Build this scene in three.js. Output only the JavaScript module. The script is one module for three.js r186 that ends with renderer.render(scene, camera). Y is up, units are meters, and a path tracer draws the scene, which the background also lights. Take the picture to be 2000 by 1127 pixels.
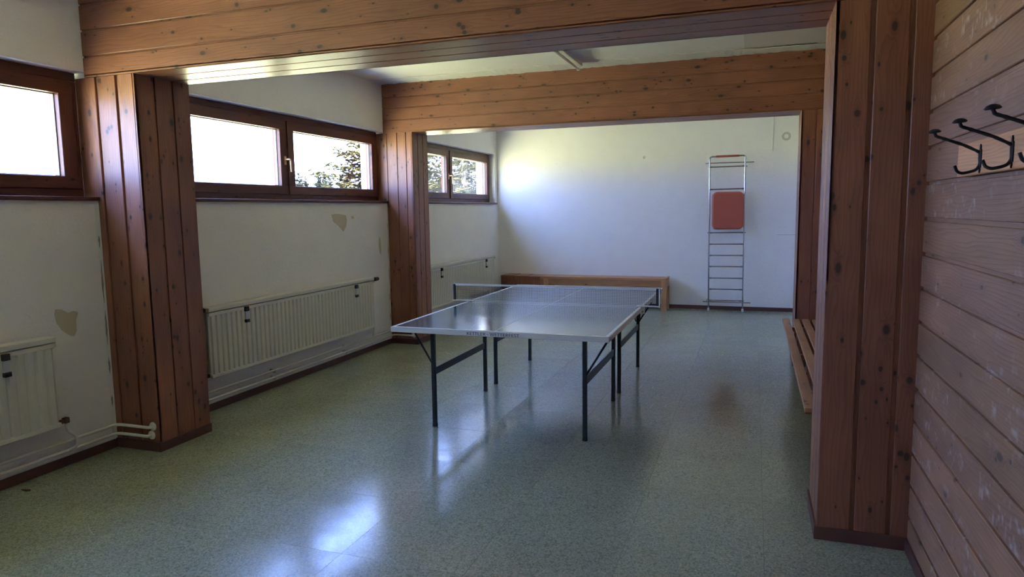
import * as THREE from 'three';
import { mergeGeometries, mergeVertices } from 'three/addons/utils/BufferGeometryUtils.js';
import { RoundedBoxGeometry } from 'three/addons/geometries/RoundedBoxGeometry.js';
import { FontLoader } from 'three/addons/loaders/FontLoader.js';
import { TextGeometry } from 'three/addons/geometries/TextGeometry.js';

// ---------------------------------------------------------------- camera, sky, sun, exposure
const scene = new THREE.Scene();
const camera = new THREE.PerspectiveCamera(2 * Math.atan(563.5 / 1346.4) * 180 / Math.PI, 2000 / 1127, 0.05, 900);
camera.position.set(4.0254, 1.5525, 0);
camera.up.set(-0.02473, 0.99345, -0.1116);
camera.lookAt(4.0254 - 0.32904, 1.5525 - 0.1135, -0.93747);
scene.add(camera);

const renderer = new THREE.WebGLRenderer({ antialias: true });
renderer.toneMapping = THREE.LinearToneMapping;
renderer.toneMappingExposure = 1.55;
renderer.shadowMap.enabled = true;

{ // clear bright sky, pale towards the horizon
  const w = 64, h = 128, d = new Float32Array(w * h * 4), k = 10;
  for (let y = 0; y < h; y++) {
    const e = Math.max(0, Math.sin(((y + 0.5) / h - 0.5) * Math.PI)), t = Math.pow(1 - e, 2.2);
    const c = [0.38 + 0.25 * t, 0.68 + 0.13 * t, 1.74 - 0.25 * t];
    for (let x = 0; x < w; x++) { const i = (y * w + x) * 4; d[i] = c[0] * k; d[i + 1] = c[1] * k; d[i + 2] = c[2] * k; d[i + 3] = 1; }
  }
  const t = new THREE.DataTexture(d, w, h, THREE.RGBAFormat, THREE.FloatType);
  t.mapping = THREE.EquirectangularReflectionMapping; t.magFilter = THREE.LinearFilter; t.needsUpdate = true;
  scene.background = t; scene.environment = t;
}
const sun = new THREE.DirectionalLight(new THREE.Color(1.0, 0.95, 0.84), 215);
sun.position.set(0.16 * 40 - 6, 0.85 * 40, 0.5 * 40 - 8);
sun.target.position.set(-6, 0, -8);
sun.castShadow = true;
Object.assign(sun.shadow.camera, { left: -40, right: 40, top: 40, bottom: -40, near: 1, far: 140 });
sun.shadow.mapSize.set(4096, 4096);
scene.add(sun, sun.target);

// ---------------------------------------------------------------- small helpers
let seed = 7;
const rnd = () => { seed = (seed * 1664525 + 1013904223) >>> 0; return seed / 4294967296; };
const rr = (a, b) => a + (b - a) * rnd();
const V = (x, y, z) => new THREE.Vector3(x, y, z);
const taken = new Map();
function numbered(name) { const n = taken.get(name) ?? 0; taken.set(name, n + 1); return n ? name + '_' + String(n).padStart(3, '0') : name; }
function mesh(name, geo, mat, parent) {
  if (Array.isArray(geo)) geo = mergeGeometries(geo.map((g) => { const h = g.index ? g.toNonIndexed() : g; for (const k of Object.keys(h.attributes)) if (!['position', 'normal', 'uv'].includes(k)) h.deleteAttribute(k); return h; }));
  const m = new THREE.Mesh(geo, mat); m.name = name; m.castShadow = m.receiveShadow = true;
  if (parent) parent.add(m);
  return m;
}
function thing(name, label, category, pos = [0, 0, 0], turn = 0, group) {
  const o = new THREE.Group(); o.name = numbered(name); o.position.set(...pos); o.rotation.y = turn;
  o.userData = { label, category }; if (group) o.userData.group = group;
  scene.add(o); return o;
}
function struct(name, label, category) {
  const o = new THREE.Group(); o.name = numbered(name); o.userData = { label, category, kind: 'structure' }; scene.add(o); return o;
}
// box from min to max corner with uv in metres
function box(a, b, round = 0) {
  const s = [0, 1, 2].map((i) => Math.abs(b[i] - a[i])), c = [0, 1, 2].map((i) => (a[i] + b[i]) / 2);
  const g = round ? new RoundedBoxGeometry(s[0], s[1], s[2], 2, round) : new THREE.BoxGeometry(...s);
  g.translate(...c); return metric(g);
}
function metric(g, ou = 0, ov = 0) {
  const p = g.attributes.position, n = g.attributes.normal, uv = new Float32Array(p.count * 2);
  for (let i = 0; i < p.count; i++) {
    const ax = Math.abs(n.getX(i)), ay = Math.abs(n.getY(i)), az = Math.abs(n.getZ(i)), x = p.getX(i), y = p.getY(i), z = p.getZ(i);
    let u, v;
    if (ax >= ay && ax >= az) { u = z; v = y; } else if (ay >= az) { u = x; v = z; } else { u = x; v = y; }
    uv[2 * i] = u + ou; uv[2 * i + 1] = v + ov;
  }
  g.setAttribute('uv', new THREE.BufferAttribute(uv, 2)); return g;
}
// wooden piece whose grain runs along its longest side
function grainBox(a, b, round = 0.002) {
  const g = box(a, b, round), s = [0, 1, 2].map((i) => Math.abs(b[i] - a[i])), L = s.indexOf(Math.max(...s));
  const p = g.attributes.position, n = g.attributes.normal, uv = g.attributes.uv, ou = rr(0, 4), ov = rr(0, 1);
  for (let i = 0; i < p.count; i++) {
    const q = [p.getX(i), p.getY(i), p.getZ(i)], m = [n.getX(i), n.getY(i), n.getZ(i)].map(Math.abs), N = m.indexOf(Math.max(...m));
    const other = [0, 1, 2].filter((k) => k !== L && k !== N)[0];
    uv.setXY(i, q[L] + ou, q[other] + ov);
  }
  return g;
}
// pipe along corner points with rounded bends
function pipe(points, r, bend = 0.05, radial = 10) {
  const P = points.map((p) => V(...p)), path = new THREE.CurvePath();
  let at = P[0];
  for (let i = 1; i < P.length - 1; i++) {
    const a = P[i].clone().sub(P[i - 1]), b = P[i + 1].clone().sub(P[i]), k = Math.min(bend, a.length() * 0.49, b.length() * 0.49);
    const s = P[i].clone().addScaledVector(a.normalize(), -k), e = P[i].clone().addScaledVector(b.normalize(), k);
    path.add(new THREE.LineCurve3(at, s)); path.add(new THREE.QuadraticBezierCurve3(s, P[i], e)); at = e;
  }
  path.add(new THREE.LineCurve3(at, P[P.length - 1]));
  const pts = [];
  path.curves.forEach((c, i) => { const n = c.isLineCurve3 ? 1 : 6; for (let k = i ? 1 : 0; k <= n; k++) pts.push(c.getPoint(k / n)); });
  return sweep(pts, r, radial);
}
// round rod through points, capped
function sweep(pts, r, radial = 10) {
  const pos = [], nor = [], uv = [], idx = []; let N = null, len = 0;
  for (let i = 0; i < pts.length; i++) {
    const t = (pts[Math.min(i + 1, pts.length - 1)].clone().sub(pts[Math.max(i - 1, 0)])).normalize();
    if (!N) { N = Math.abs(t.y) < 0.9 ? V(0, 1, 0) : V(1, 0, 0); }
    N = N.clone().addScaledVector(t, -N.dot(t)).normalize();
    const B = t.clone().cross(N), R = typeof r === 'function' ? r(i / (pts.length - 1)) : r;
    if (i) len += pts[i].distanceTo(pts[i - 1]);
    for (let k = 0; k <= radial; k++) {
      const a = k / radial * 2 * Math.PI, d = N.clone().multiplyScalar(Math.cos(a)).addScaledVector(B, Math.sin(a));
      const q = pts[i].clone().addScaledVector(d, R); pos.push(q.x, q.y, q.z); nor.push(d.x, d.y, d.z); uv.push(len, k / radial * 0.1);
    }
  }
  const w = radial + 1;
  for (let i = 0; i < pts.length - 1; i++) for (let k = 0; k < radial; k++) { const a = i * w + k; idx.push(a, a + 1, a + w, a + 1, a + w + 1, a + w); }
  for (const [i, s] of [[0, -1], [pts.length - 1, 1]]) {
    const t = (s > 0 ? pts[i].clone().sub(pts[i - 1]) : pts[0].clone().sub(pts[1])).normalize(), c = pos.length / 3;
    pos.push(pts[i].x, pts[i].y, pts[i].z); nor.push(t.x, t.y, t.z); uv.push(0, 0);
    for (let k = 0; k <= radial; k++) { const o = (i * w + k) * 3; pos.push(pos[o], pos[o + 1], pos[o + 2]); nor.push(t.x, t.y, t.z); uv.push(0, 0); }
    for (let k = 0; k < radial; k++) s > 0 ? idx.push(c, c + 1 + k, c + 2 + k) : idx.push(c, c + 2 + k, c + 1 + k);
  }
  const g = new THREE.BufferGeometry();
  g.setAttribute('position', new THREE.Float32BufferAttribute(pos, 3)); g.setAttribute('normal', new THREE.Float32BufferAttribute(nor, 3));
  g.setAttribute('uv', new THREE.Float32BufferAttribute(uv, 2)); g.setIndex(idx); return g;
}
const rod = (a, b, r, radial = 10) => sweep([V(...a), V(...b)], r, radial);
function lathe(profile, axisFrom, dir, seg = 20) {
  const g = new THREE.LatheGeometry(profile.map(([r, h]) => new THREE.Vector2(r, h)), seg);
  g.applyQuaternion(new THREE.Quaternion().setFromUnitVectors(V(0, 1, 0), V(...dir).normalize())); g.translate(...axisFrom); return g;
}

// ---------------------------------------------------------------- computed textures
const hash = (x, y, s) => { let h = Math.imul(Math.floor(x), 0x27d4eb2d) ^ Math.imul(Math.floor(y), 0x165667b1) ^ Math.imul(Math.floor(s), 0x9e3779b1); h ^= h >>> 15; h = Math.imul(h, 0x85ebca6b); h ^= h >>> 13; h = Math.imul(h, 0xc2b2ae35); h ^= h >>> 16; return (h >>> 0) / 4294967296; };
const mod = (a, n) => ((a % n) + n) % n;
function vn(x, y, px, py, s) { // tileable value noise, period px, py cells
  const xi = Math.floor(x), yi = Math.floor(y), fx = x - xi, fy = y - yi, u = fx * fx * (3 - 2 * fx), v = fy * fy * (3 - 2 * fy);
  const x0 = mod(xi, px), x1 = mod(xi + 1, px), y0 = mod(yi, py), y1 = mod(yi + 1, py);
  const a = hash(x0, y0, s), b = hash(x1, y0, s), c = hash(x0, y1, s), d = hash(x1, y1, s);
  return a + (b - a) * u + (c - a) * v + (a - b - c + d) * u * v;
}
const clamp = (x, a = 0, b = 1) => Math.min(b, Math.max(a, x));
const toS = (c) => 255 * (c <= 0.0031308 ? c * 12.92 : 1.055 * Math.pow(c, 1 / 2.4) - 0.055);
function dataTex(w, h, fill, srgb, sizeU, sizeV, fine) {
  const d = fine ? new Float32Array(w * h * 4) : new Uint8Array(w * h * 4), one = fine ? 1 : 255;
  for (let y = 0; y < h; y++) for (let x = 0; x < w; x++) {
    const c = fill(x / w, y / h, x, y), i = (y * w + x) * 4;
    for (let k = 0; k < 3; k++) d[i + k] = srgb ? clamp(toS(clamp(c[k])), 0, 255) : clamp(c[k]) * one;
    d[i + 3] = one;
  }
  const t = new THREE.DataTexture(d, w, h, THREE.RGBAFormat, fine ? THREE.FloatType : THREE.UnsignedByteType); t.wrapS = t.wrapT = THREE.RepeatWrapping; t.magFilter = THREE.LinearFilter; t.minFilter = THREE.LinearMipmapLinearFilter;
  if (srgb) t.colorSpace = THREE.SRGBColorSpace;
  t.repeat.set(1 / sizeU, 1 / sizeV); t.needsUpdate = true; return t;
}
// pine: 4 m along u, 1 m along v
function pine({ s, early, late, knot, knots, worn = 0 }) {
  const W = 2048, H = 1024, warp = new Float32Array(W * H), dark = new Float32Array(W * H);
  for (let k = 0; k < knots; k++) {
    const cx = hash(k, 1, s) * W, cy = hash(k, 2, s) * H, r = 0.0028 + 0.0075 * Math.pow(hash(k, 3, s), 1.6), el = 1 + 1.2 * hash(k, 4, s), sg = hash(k, 5, s) < 0.5 ? -1 : 1;
    const rx = r * el / 4 * W, ry = r * H, ex = Math.ceil(rx * 7), ey = Math.ceil(ry * 5);
    for (let dy = -ey; dy <= ey; dy++) for (let dx = -ex; dx <= ex; dx++) {
      const i = mod(Math.round(cy) + dy, H) * W + mod(Math.round(cx) + dx, W), q = (dx / rx) ** 2 + (dy / ry) ** 2;
      warp[i] += 3.2 * Math.sign(dy + 0.01) * sg * Math.exp(-((dx / (rx * 3)) ** 2) - ((dy / (ry * 2)) ** 2)) * Math.min(1, q);
      dark[i] = Math.max(dark[i], q < 1 ? 1 : Math.exp(-(q - 1) * 0.9), 0.35 * Math.exp(-((dx / (rx * 4)) ** 2) - ((dy / (ry * 1.4)) ** 2)));
    }
  }
  const ringOf = (u, v, i) => {
    const w = v * 62 + 5 * vn(u * 5, v * 7, 5, 7, s + 1) + 1.4 * vn(u * 22, v * 40, 22, 40, s + 2) + warp[i];
    const f = w - Math.floor(w); return Math.pow(f, 2.2) * (f > 0.92 ? (1 - f) / 0.08 : 1);
  };
  const color = dataTex(W, H, (u, v, x, y) => {
    const i = y * W + x, ring = ringOf(u, v, i), fib = vn(u * 60, v * 700, 60, 700, s + 3), blotch = vn(u * 9, v * 9, 9, 9, s + 4) * 0.6 + vn(u * 31, v * 23, 31, 23, s + 5) * 0.4;
    const m = clamp(ring * 0.75 + (fib - 0.5) * 0.35), b = 0.74 + 0.5 * blotch, d = dark[i];
    let c = [0, 1, 2].map((k) => (early[k] + (late[k] - early[k]) * m) * b);
    c = c.map((a, k) => a + (knot[k] - a) * d);
    if (worn) { // rubbed and scuffed varnish: pale streaks across and along the grain
      const sc = vn(u * 70, v * 26, 70, 26, s + 7) * 0.55 + vn(u * 260, v * 60, 260, 60, s + 8) * 0.45, area = vn(u * 6, v * 5, 6, 5, s + 9);
      const t = clamp((sc - 0.62) * 3.2) * clamp((area - 0.38) * 3.2) * worn;
      c = c.map((a, k) => a + ([0.55, 0.47, 0.42][k] - a) * t);
    }
    return c;
  }, true, 4, 1);
  const bump = dataTex(1024, 1024, (u, v) => {
    const i = Math.floor(v * H) * W + Math.floor(u * W), b = 0.55 - 0.35 * ringOf(u, v, i) + 0.3 * (vn(u * 60, v * 500, 60, 500, s + 3) - 0.5) - 0.2 * dark[i];
    return [b, b, b];
  }, false, 4, 1);
  return { map: color, bumpMap: bump };
}
const stainTex = pine({ s: 11, early: [0.305, 0.120, 0.062], late: [0.185, 0.066, 0.036], knot: [0.045, 0.02, 0.014], knots: 170 });
const wornTex = pine({ s: 37, early: [0.335, 0.185, 0.103], late: [0.215, 0.108, 0.058], knot: [0.08, 0.045, 0.035], knots: 70, worn: 0.9 });
const paleTex = pine({ s: 61, early: [0.45, 0.235, 0.11], late: [0.31, 0.145, 0.06], knot: [0.10, 0.045, 0.025], knots: 60 });
const variants = (tex, n, p, tint = () => 1) => Array.from({ length: n }, (_, i) => {
  const m = new THREE.MeshPhysicalMaterial({ ...tex, ...p }), k = 0.86 + 0.28 * hash(i, 5, n); m.color.setRGB(k, k * (0.97 + 0.06 * hash(i, 6, n)), k * (0.96 + 0.08 * hash(i, 7, n))); return m;
});
const M = {};
M.stain = variants(stainTex, 5, { roughness: 0.5, bumpScale: 0.0009, clearcoat: 0.35, clearcoatRoughness: 0.3 });
M.worn = variants(wornTex, 6, { roughness: 0.5, bumpScale: 0.0012, clearcoat: 0.15, clearcoatRoughness: 0.4 });
M.pale = variants(paleTex, 3, { roughness: 0.45, bumpScale: 0.0008 });
const pick = (list) => list[Math.floor(rnd() * list.length) % list.length];

const plasterBump = dataTex(1024, 1024, (u, v) => {
  const b = 0.5 * vn(u * 60, v * 60, 60, 60, 3) + 0.35 * vn(u * 140, v * 140, 140, 140, 4) + 0.15 * vn(u * 9, v * 9, 9, 9, 5); return [b, b, b];
}, false, 0.9, 0.9);
const plasterMap = dataTex(1024, 1024, (u, v) => {
  const a = vn(u * 5, v * 5, 5, 5, 21) * 0.6 + vn(u * 23, v * 23, 23, 23, 22) * 0.4, k = 0.95 + 0.07 * a, sp = vn(u * 90, v * 90, 90, 90, 23) > 0.93 ? 0.96 : 1;
  return [0.86 * k * sp, 0.84 * k * sp, 0.815 * k * sp];
}, true, 3.1, 3.1);
M.plaster = new THREE.MeshStandardMaterial({ map: plasterMap, bumpMap: plasterBump, bumpScale: 0.0016, roughness: 0.92 });
M.outside = new THREE.MeshStandardMaterial({ color: new THREE.Color(0.72, 0.70, 0.66), roughness: 0.95 });
const std = (r, g, b, o = {}) => new THREE.MeshStandardMaterial({ color: new THREE.Color().setRGB(r, g, b), roughness: 0.6, ...o });

const chipMap = dataTex(2048, 2048, (u, v) => {
  const a = vn(u * 350, v * 350, 350, 350, 31), b = vn(u * 250, v * 250, 250, 250, 32), c = vn(u * 460, v * 460, 460, 460, 33), big = vn(u * 7, v * 7, 7, 7, 34);
  let k = [0.262, 0.30, 0.228];
  if (a > 0.66) k = [0.345, 0.385, 0.305]; else if (b > 0.7) k = [0.305, 0.345, 0.27];
  if (b < 0.27) k = [0.20, 0.235, 0.175]; if (c > 0.84) k = [0.43, 0.46, 0.38]; if (c < 0.13) k = [0.165, 0.20, 0.145];
  const q = 0.95 + 0.1 * big; return [k[0] * q * 1.04, k[1] * q, k[2] * q * 0.93];
}, true, 1.824, 1.824);
const floorBump = (() => { // gentle waves of the sheet, fine grain and scratches
  const n = 1024, sc = new Float32Array(n * n);
  for (let k = 0; k < 70; k++) {
    let x = hash(k, 1, 71) * n, y = hash(k, 2, 71) * n, a = hash(k, 3, 71) * 6.28; const L = 20 + hash(k, 4, 71) * 110, w = 0.3 + 0.7 * hash(k, 5, 71), bend = (hash(k, 6, 71) - 0.5) * 0.02;
    for (let i = 0; i < L; i++) { sc[mod(Math.round(y), n) * n + mod(Math.round(x), n)] = w; x += Math.cos(a); y += Math.sin(a); a += bend; }
  }
  const b = dataTex(n, n, (u, v) => {
    const k = 0.4 * vn(u * 13, v * 21, 13, 21, 41) + 0.5 * vn(u * 5, v * 7, 5, 7, 42) + 0.06 * vn(u * 50, v * 70, 50, 70, 43); return [k, k, k];
  }, false, 1.824, 1.824, true);
  const r = dataTex(n, n, (u, v, x, y) => {
    const k = 0.125 + 0.07 * vn(u * 9, v * 9, 9, 9, 44) + 0.04 * vn(u * 60, v * 60, 60, 60, 45) + 0.3 * sc[y * n + x]; return [k, k, k];
  }, false, 1.824, 1.824);
  return { bumpMap: b, roughnessMap: r };
})();
M.vinyl = [1, 0.97, 1.03, 0.985].map((k) => { const m = new THREE.MeshStandardMaterial({ map: chipMap, ...floorBump, roughness: 1, bumpScale: 0.0006 }); m.color.setRGB(k, k, k); return m; });
M.joint = std(0.05, 0.055, 0.05, { roughness: 0.9 });
M.skirting = std(0.115, 0.05, 0.038, { roughness: 0.5 });
M.frame = new THREE.MeshStandardMaterial({ map: stainTex.map, color: new THREE.Color().setRGB(0.42, 0.36, 0.44), roughness: 0.42, bumpMap: stainTex.bumpMap, bumpScale: 0.0005 });
M.glass = new THREE.MeshPhysicalMaterial({ color: 0xffffff, transmission: 1, thickness: 0, roughness: 0.02, ior: 1.5 });
M.gasket = std(0.25, 0.25, 0.26);
M.brass = std(0.62, 0.46, 0.27, { metalness: 1, roughness: 0.35 });
M.enamel = std(0.66, 0.64, 0.56, { roughness: 0.38 });
M.whitePaint = std(0.74, 0.72, 0.66, { roughness: 0.45 });
M.black = std(0.018, 0.018, 0.02, { roughness: 0.5 });
M.iron = std(0.022, 0.022, 0.024, { roughness: 0.55, metalness: 0.4 });
M.rust = std(0.13, 0.07, 0.04, { roughness: 0.8 });
M.bark = std(0.16, 0.14, 0.11, { roughness: 0.9 });
M.rack = new THREE.MeshStandardMaterial({ ...paleTex, bumpScale: 0.0008, roughness: 0.5 }); M.rack.color.setRGB(1.5, 1.5, 1.45);
M.silver = std(0.55, 0.56, 0.57, { roughness: 0.4, metalness: 0.6 });
M.chrome = std(0.44, 0.45, 0.48, { roughness: 0.22, metalness: 1 });
M.red = std(0.44, 0.10, 0.065, { roughness: 0.45 });
M.legGreen = std(0.012, 0.022, 0.02, { roughness: 0.4 });
M.tableTop = std(0.06, 0.105, 0.115, { roughness: 0.13, bumpMap: floorBump.bumpMap, bumpScale: 0.0003 });
M.line = std(0.66, 0.68, 0.68, { roughness: 0.4 });
M.alu = std(0.60, 0.60, 0.54, { roughness: 0.45 });
M.cream = std(0.62, 0.55, 0.40, { roughness: 0.6 });
M.torn = std(0.62, 0.545, 0.40, { roughness: 0.95 });
M.filler = std(0.80, 0.81, 0.78, { roughness: 0.7 });
M.mortar = std(0.30, 0.27, 0.24, { roughness: 0.95 });

// ---------------------------------------------------------------- measured layout (metres; window wall x = 0, z runs away from the camera)
const W = 4.712, CE = 2.995, HEAD = 2.458, SILL = 1.672, OUT = -0.345, ZB = -10.845, ZF = 0.85;
const A0 = -3.376, A1 = -3.822, B0 = -7.138, B1 = -7.528;      // the two rows of pillars
const PA = 0.375, PB = 0.343, RA = 4.336, RB = 4.421;           // inner faces of the pillars
const YA = 2.424, YB = 2.442;                                   // undersides of the two beams

// tongue-and-groove board: along, across, out (right handed), tongue showing in the joint
function board(parent, name, mat, o, along, across, L, w, { gap = 0.012, rec = 0.007, t = 0.016, ch = 0.0025 } = {}) {
  const out = V(...along).cross(V(...across)), f = w - gap;
  const prof = [[0, 0], [0, t - ch], [ch, t], [f - ch, t], [f, t - ch], [f, t - rec], [w, t - rec], [w, 0]];
  const pos = [], uv = [], idx = [], ou = rr(0, 4), ov = rr(0, 1);
  for (let i = 0; i < prof.length - 1; i++) {
    const [a, b] = [prof[i], prof[i + 1]], n = pos.length / 3;
    for (const [x, q] of [[0, a], [L, a], [L, b], [0, b]]) { pos.push(x, q[0], q[1]); uv.push(x + ou, q[0] + (t - q[1]) + ov); }
    idx.push(n, n + 1, n + 2, n, n + 2, n + 3);
  }
  for (const x of [0, L]) {
    const n = pos.length / 3; for (const q of prof) { pos.push(x, q[0], q[1]); uv.push(ou + q[1], ov + q[0]); }
    for (let i = 1; i < prof.length - 1; i++) x ? idx.push(n, n + i + 1, n + i) : idx.push(n, n + i, n + i + 1);
  }
  const g = new THREE.BufferGeometry();
  g.setAttribute('position', new THREE.Float32BufferAttribute(pos, 3)); g.setAttribute('uv', new THREE.Float32BufferAttribute(uv, 2)); g.setIndex(idx);
  const flat = g.toNonIndexed(); flat.computeVertexNormals();
  flat.applyMatrix4(new THREE.Matrix4().makeBasis(V(...along), V(...across), out).setPosition(...o));
  return mesh(name, flat, mat, parent);
}
// boards side by side; cuts are the joint lines along `across`
function boards(parent, list, o, along, across, L, cuts, opt) {
  for (let i = 0; i < cuts.length - 1; i++) {
    const s = cuts[i], e = cuts[i + 1];
    board(parent, 'board', pick(list), [0, 1, 2].map((k) => o[k] + across[k] * s), along, across, L, e - s, i === cuts.length - 2 ? { ...opt, gap: 0.0005 } : opt);
  }
}
const T = 0.016, ONWALL = new THREE.Matrix4().makeBasis(V(0, 0, -1), V(0, 1, 0), V(1, 0, 0));

// ---------------------------------------------------------------- floor
{
  const f = struct('floor', 'grey-green speckled vinyl tile floor with a worn shine', 'floor');
  mesh('subfloor', box([OUT, -0.3, ZB - 0.3], [W + 0.3, -0.004, ZF + 0.3]), M.joint, f);
  const xs = [0.006], zs = [ZB + 0.006]; for (let x = 2.28 - 3 * 0.608; x < W - 0.02; x += 0.608) xs.push(x); xs.push(W - 0.006);
  for (let z = -3.78 - 11 * 0.608; z < ZF - 0.02; z += 0.608) zs.push(z); zs.push(ZF - 0.006);
  for (let i = 0; i < xs.length - 1; i++) for (let j = 0; j < zs.length - 1; j++) {
    const a = 0.0006, g = box([xs[i] + a, -0.004, zs[j] + a], [xs[i + 1] - a, 0, zs[j + 1] - a]);
    metric(g, rr(0, 1.8), rr(0, 1.8)); mesh('floor_tile', g, pick(M.vinyl), f);
  }
}
// ---------------------------------------------------------------- ceiling
{
  const c = struct('ceiling', 'white plaster ceiling between the wood-clad beams', 'ceiling');
  mesh('ceiling_slab', box([OUT, CE, ZB - 0.3], [W + 0.3, CE + 0.35, ZF + 0.3]), M.plaster, c);
  mesh('paint_patch', box([3.905, CE - 0.0006, -6.86], [W, CE + 0.001, -5.7]), std(0.70, 0.68, 0.63, { roughness: 0.92 }), c);
}
// ---------------------------------------------------------------- window wall with three openings
const openings = [[A0, -0.06], [B0, A1], [-10.735, B1]];   // [far, near] z of each window
{
  const w = struct('wall_left', 'white rough-plastered window wall with torn wallpaper spots', 'wall');
  mesh('parapet', box([OUT, -0.3, ZB - 0.3], [0, SILL - 0.024, ZF + 0.3]), M.plaster, w);
  mesh('lintel', box([OUT, HEAD, ZB - 0.3], [-0.02, CE, ZF + 0.3]), M.plaster, w);
  for (const [a, b] of [[ZB - 0.3, -10.735], [B1 + 0.02, B0 - 0.02], [A1 + 0.02, A0 - 0.02], [-0.06, ZF + 0.3]]) mesh('pier', box([OUT, SILL - 0.024, a], [-0.02, HEAD, b]), M.plaster, w);
  // torn wallpaper spots: outline points (z, y) on the wall
  const spot = (pts) => {
    const s = new THREE.Shape(pts.map(([z, y]) => new THREE.Vector2(-z, y))), g = new THREE.ExtrudeGeometry(s, { depth: 0.0012, bevelEnabled: false });
    g.applyMatrix4(ONWALL);
    g.translate(0.0004, 0, 0); mesh('torn_wallpaper_spot', g, M.torn, w);
  };
  spot([[-3.012, 0.955], [-3.02, 0.985], [-3.06, 0.978], [-3.10, 0.952], [-3.14, 0.958], [-3.168, 0.945], [-3.15, 0.90], [-3.148, 0.83], [-3.128, 0.797], [-3.09, 0.815], [-3.05, 0.85], [-3.02, 0.90]]);
  spot([[-6.0, 1.53], [-6.11, 1.535], [-6.2, 1.525], [-6.262, 1.518], [-6.275, 1.46], [-6.255, 1.40], [-6.205, 1.352], [-6.12, 1.41], [-6.03, 1.455]]);
  spot([[-6.92, 1.27], [-6.95, 1.24], [-6.965, 1.13], [-6.955, 1.06], [-6.925, 1.09], [-6.91, 1.18]]);
  spot([[-6.36, 1.505], [-6.40, 1.512], [-6.42, 1.485], [-6.38, 1.478]]);
  // cracked sealant strips where the wall meets the pillars
  for (const z0 of [A0, B0]) {
    const pts = [], n = 34, q = []; 
    for (let i = 0; i <= n; i++) { const y = 0.05 + i / n * (SILL - 0.09); pts.push([z0 + 0.03 + 0.009 * (hash(i, 3, z0 * 100 | 0) - 0.5), y]); }
    const s = new THREE.Shape([new THREE.Vector2(-z0 - 0.001, pts[0][1]), ...pts.map(([z, y]) => new THREE.Vector2(-z, y)), new THREE.Vector2(-z0 - 0.001, pts[n][1])]);
    const g = new THREE.ExtrudeGeometry(s, { depth: 0.003, bevelEnabled: false });
    g.applyMatrix4(ONWALL); g.translate(0.0003, 0, 0); mesh('sealant_strip', g, M.filler, w);
    for (const [y0, y1] of [[1.42, 1.34], [1.26, 0.98], [0.93, 0.70], [0.62, 0.5], [0.36, 0.28]]) {
      const sp = new THREE.Shape(), m = 9; const zz = z0 + 0.019;
      for (let i = 0; i <= m; i++) { const y = y0 + (y1 - y0) * i / m, k = 0.007 * Math.sin(Math.PI * clamp(i / m, 0.06, 0.94)) * (0.6 + 0.8 * hash(i, y0 * 91 | 0, 4)); i ? sp.lineTo(-zz - k, y) : sp.moveTo(-zz - k, y); }
      for (let i = m; i >= 0; i--) { const y = y0 + (y1 - y0) * i / m, k = 0.006 * Math.sin(Math.PI * clamp(i / m, 0.06, 0.94)) * (0.5 + 0.9 * hash(i, y0 * 57 | 0, 5)); sp.lineTo(-zz + k, y); }
      const h = new THREE.ExtrudeGeometry(sp, { depth: 0.0008, bevelEnabled: false });
      h.applyMatrix4(ONWALL); h.translate(0.0031, 0, 0); mesh('bare_plaster', h, M.mortar, w);
    }
  }
}
// far wall, wall behind the camera
{
  const w = struct('wall_back', 'white far end wall behind the bench and the metal ladder', 'wall');
  mesh('wall_surface', box([OUT, -0.3, ZB - 0.3], [W + 0.3, CE, ZB]), M.plaster, w);
  const ring = new THREE.RingGeometry(0.03, 0.062, 22); ring.translate(4.435, 2.55, ZB + 0.0006);
  mesh('round_dust_mark', ring, std(0.56, 0.55, 0.50, { roughness: 0.95 }), w);
  mesh('hairline_crack', box([4.345, 1.132, ZB], [4.6, 1.1355, ZB + 0.001]), M.mortar, w);
  const f = struct('wall_front', 'white plain wall closing the room behind the viewer', 'wall');
  mesh('wall_surface', box([OUT, -0.3, ZF], [W + 0.3, CE, ZF + 0.3]), M.plaster, f);
}
// plank-clad right wall
{
  const w = struct('wall_right', 'scuffed reddish pine plank wall with horizontal boards beside the coat hooks', 'wall');
  mesh('wall_core', box([W + T, -0.3, ZB - 0.3], [W + 0.3, CE, ZF + 0.3]), M.plaster, w);
  mesh('plaster_face', box([W, -0.002, ZB], [W + T, CE, B0 - 0.1]), M.plaster, w);
  for (const [z0, z1] of [[A0, ZF], [B0, A1]]) {
    for (let k = 0; k < 21; k++) {
      const y = 0.013 + 0.1485 * k, h = Math.min(0.1485, CE - y); if (h < 0.03) continue;
      board(w, 'plank', pick(M.worn), [W + T, y, z0], [0, 0, 1], [0, 1, 0], z1 - z0, h, { gap: 0.016, rec: 0.011 });
    }
  }
}
// ---------------------------------------------------------------- pillars and beams
function pillar(label, x0, x1, z0, z1, top, front, sideAt, opt) {
  const p = struct('pillar', label, 'pillar');
  mesh('pillar_core', box([x0 + (sideAt < 0 ? T : 0), -0.002, z1 + T], [x1 - (sideAt > 0 ? T : 0), top, z0 - T]), M.mortar, p);
  const y0 = 0.0, L = top - y0;
  // front face, out +z : along +y, across -x  => y x (-x) = +z
  boards(p, M.stain, [x1, y0, z0 - T], [0, 1, 0], [-1, 0, 0], L, front.map((x) => x1 - x).reverse(), opt);
  // back face, out -z : along +y, across +x => y x x = -z
  boards(p, M.stain, [x0, y0, z1 + T], [0, 1, 0], [1, 0, 0], L, front.map((x) => x - x0), opt);
  return p;
}
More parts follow.
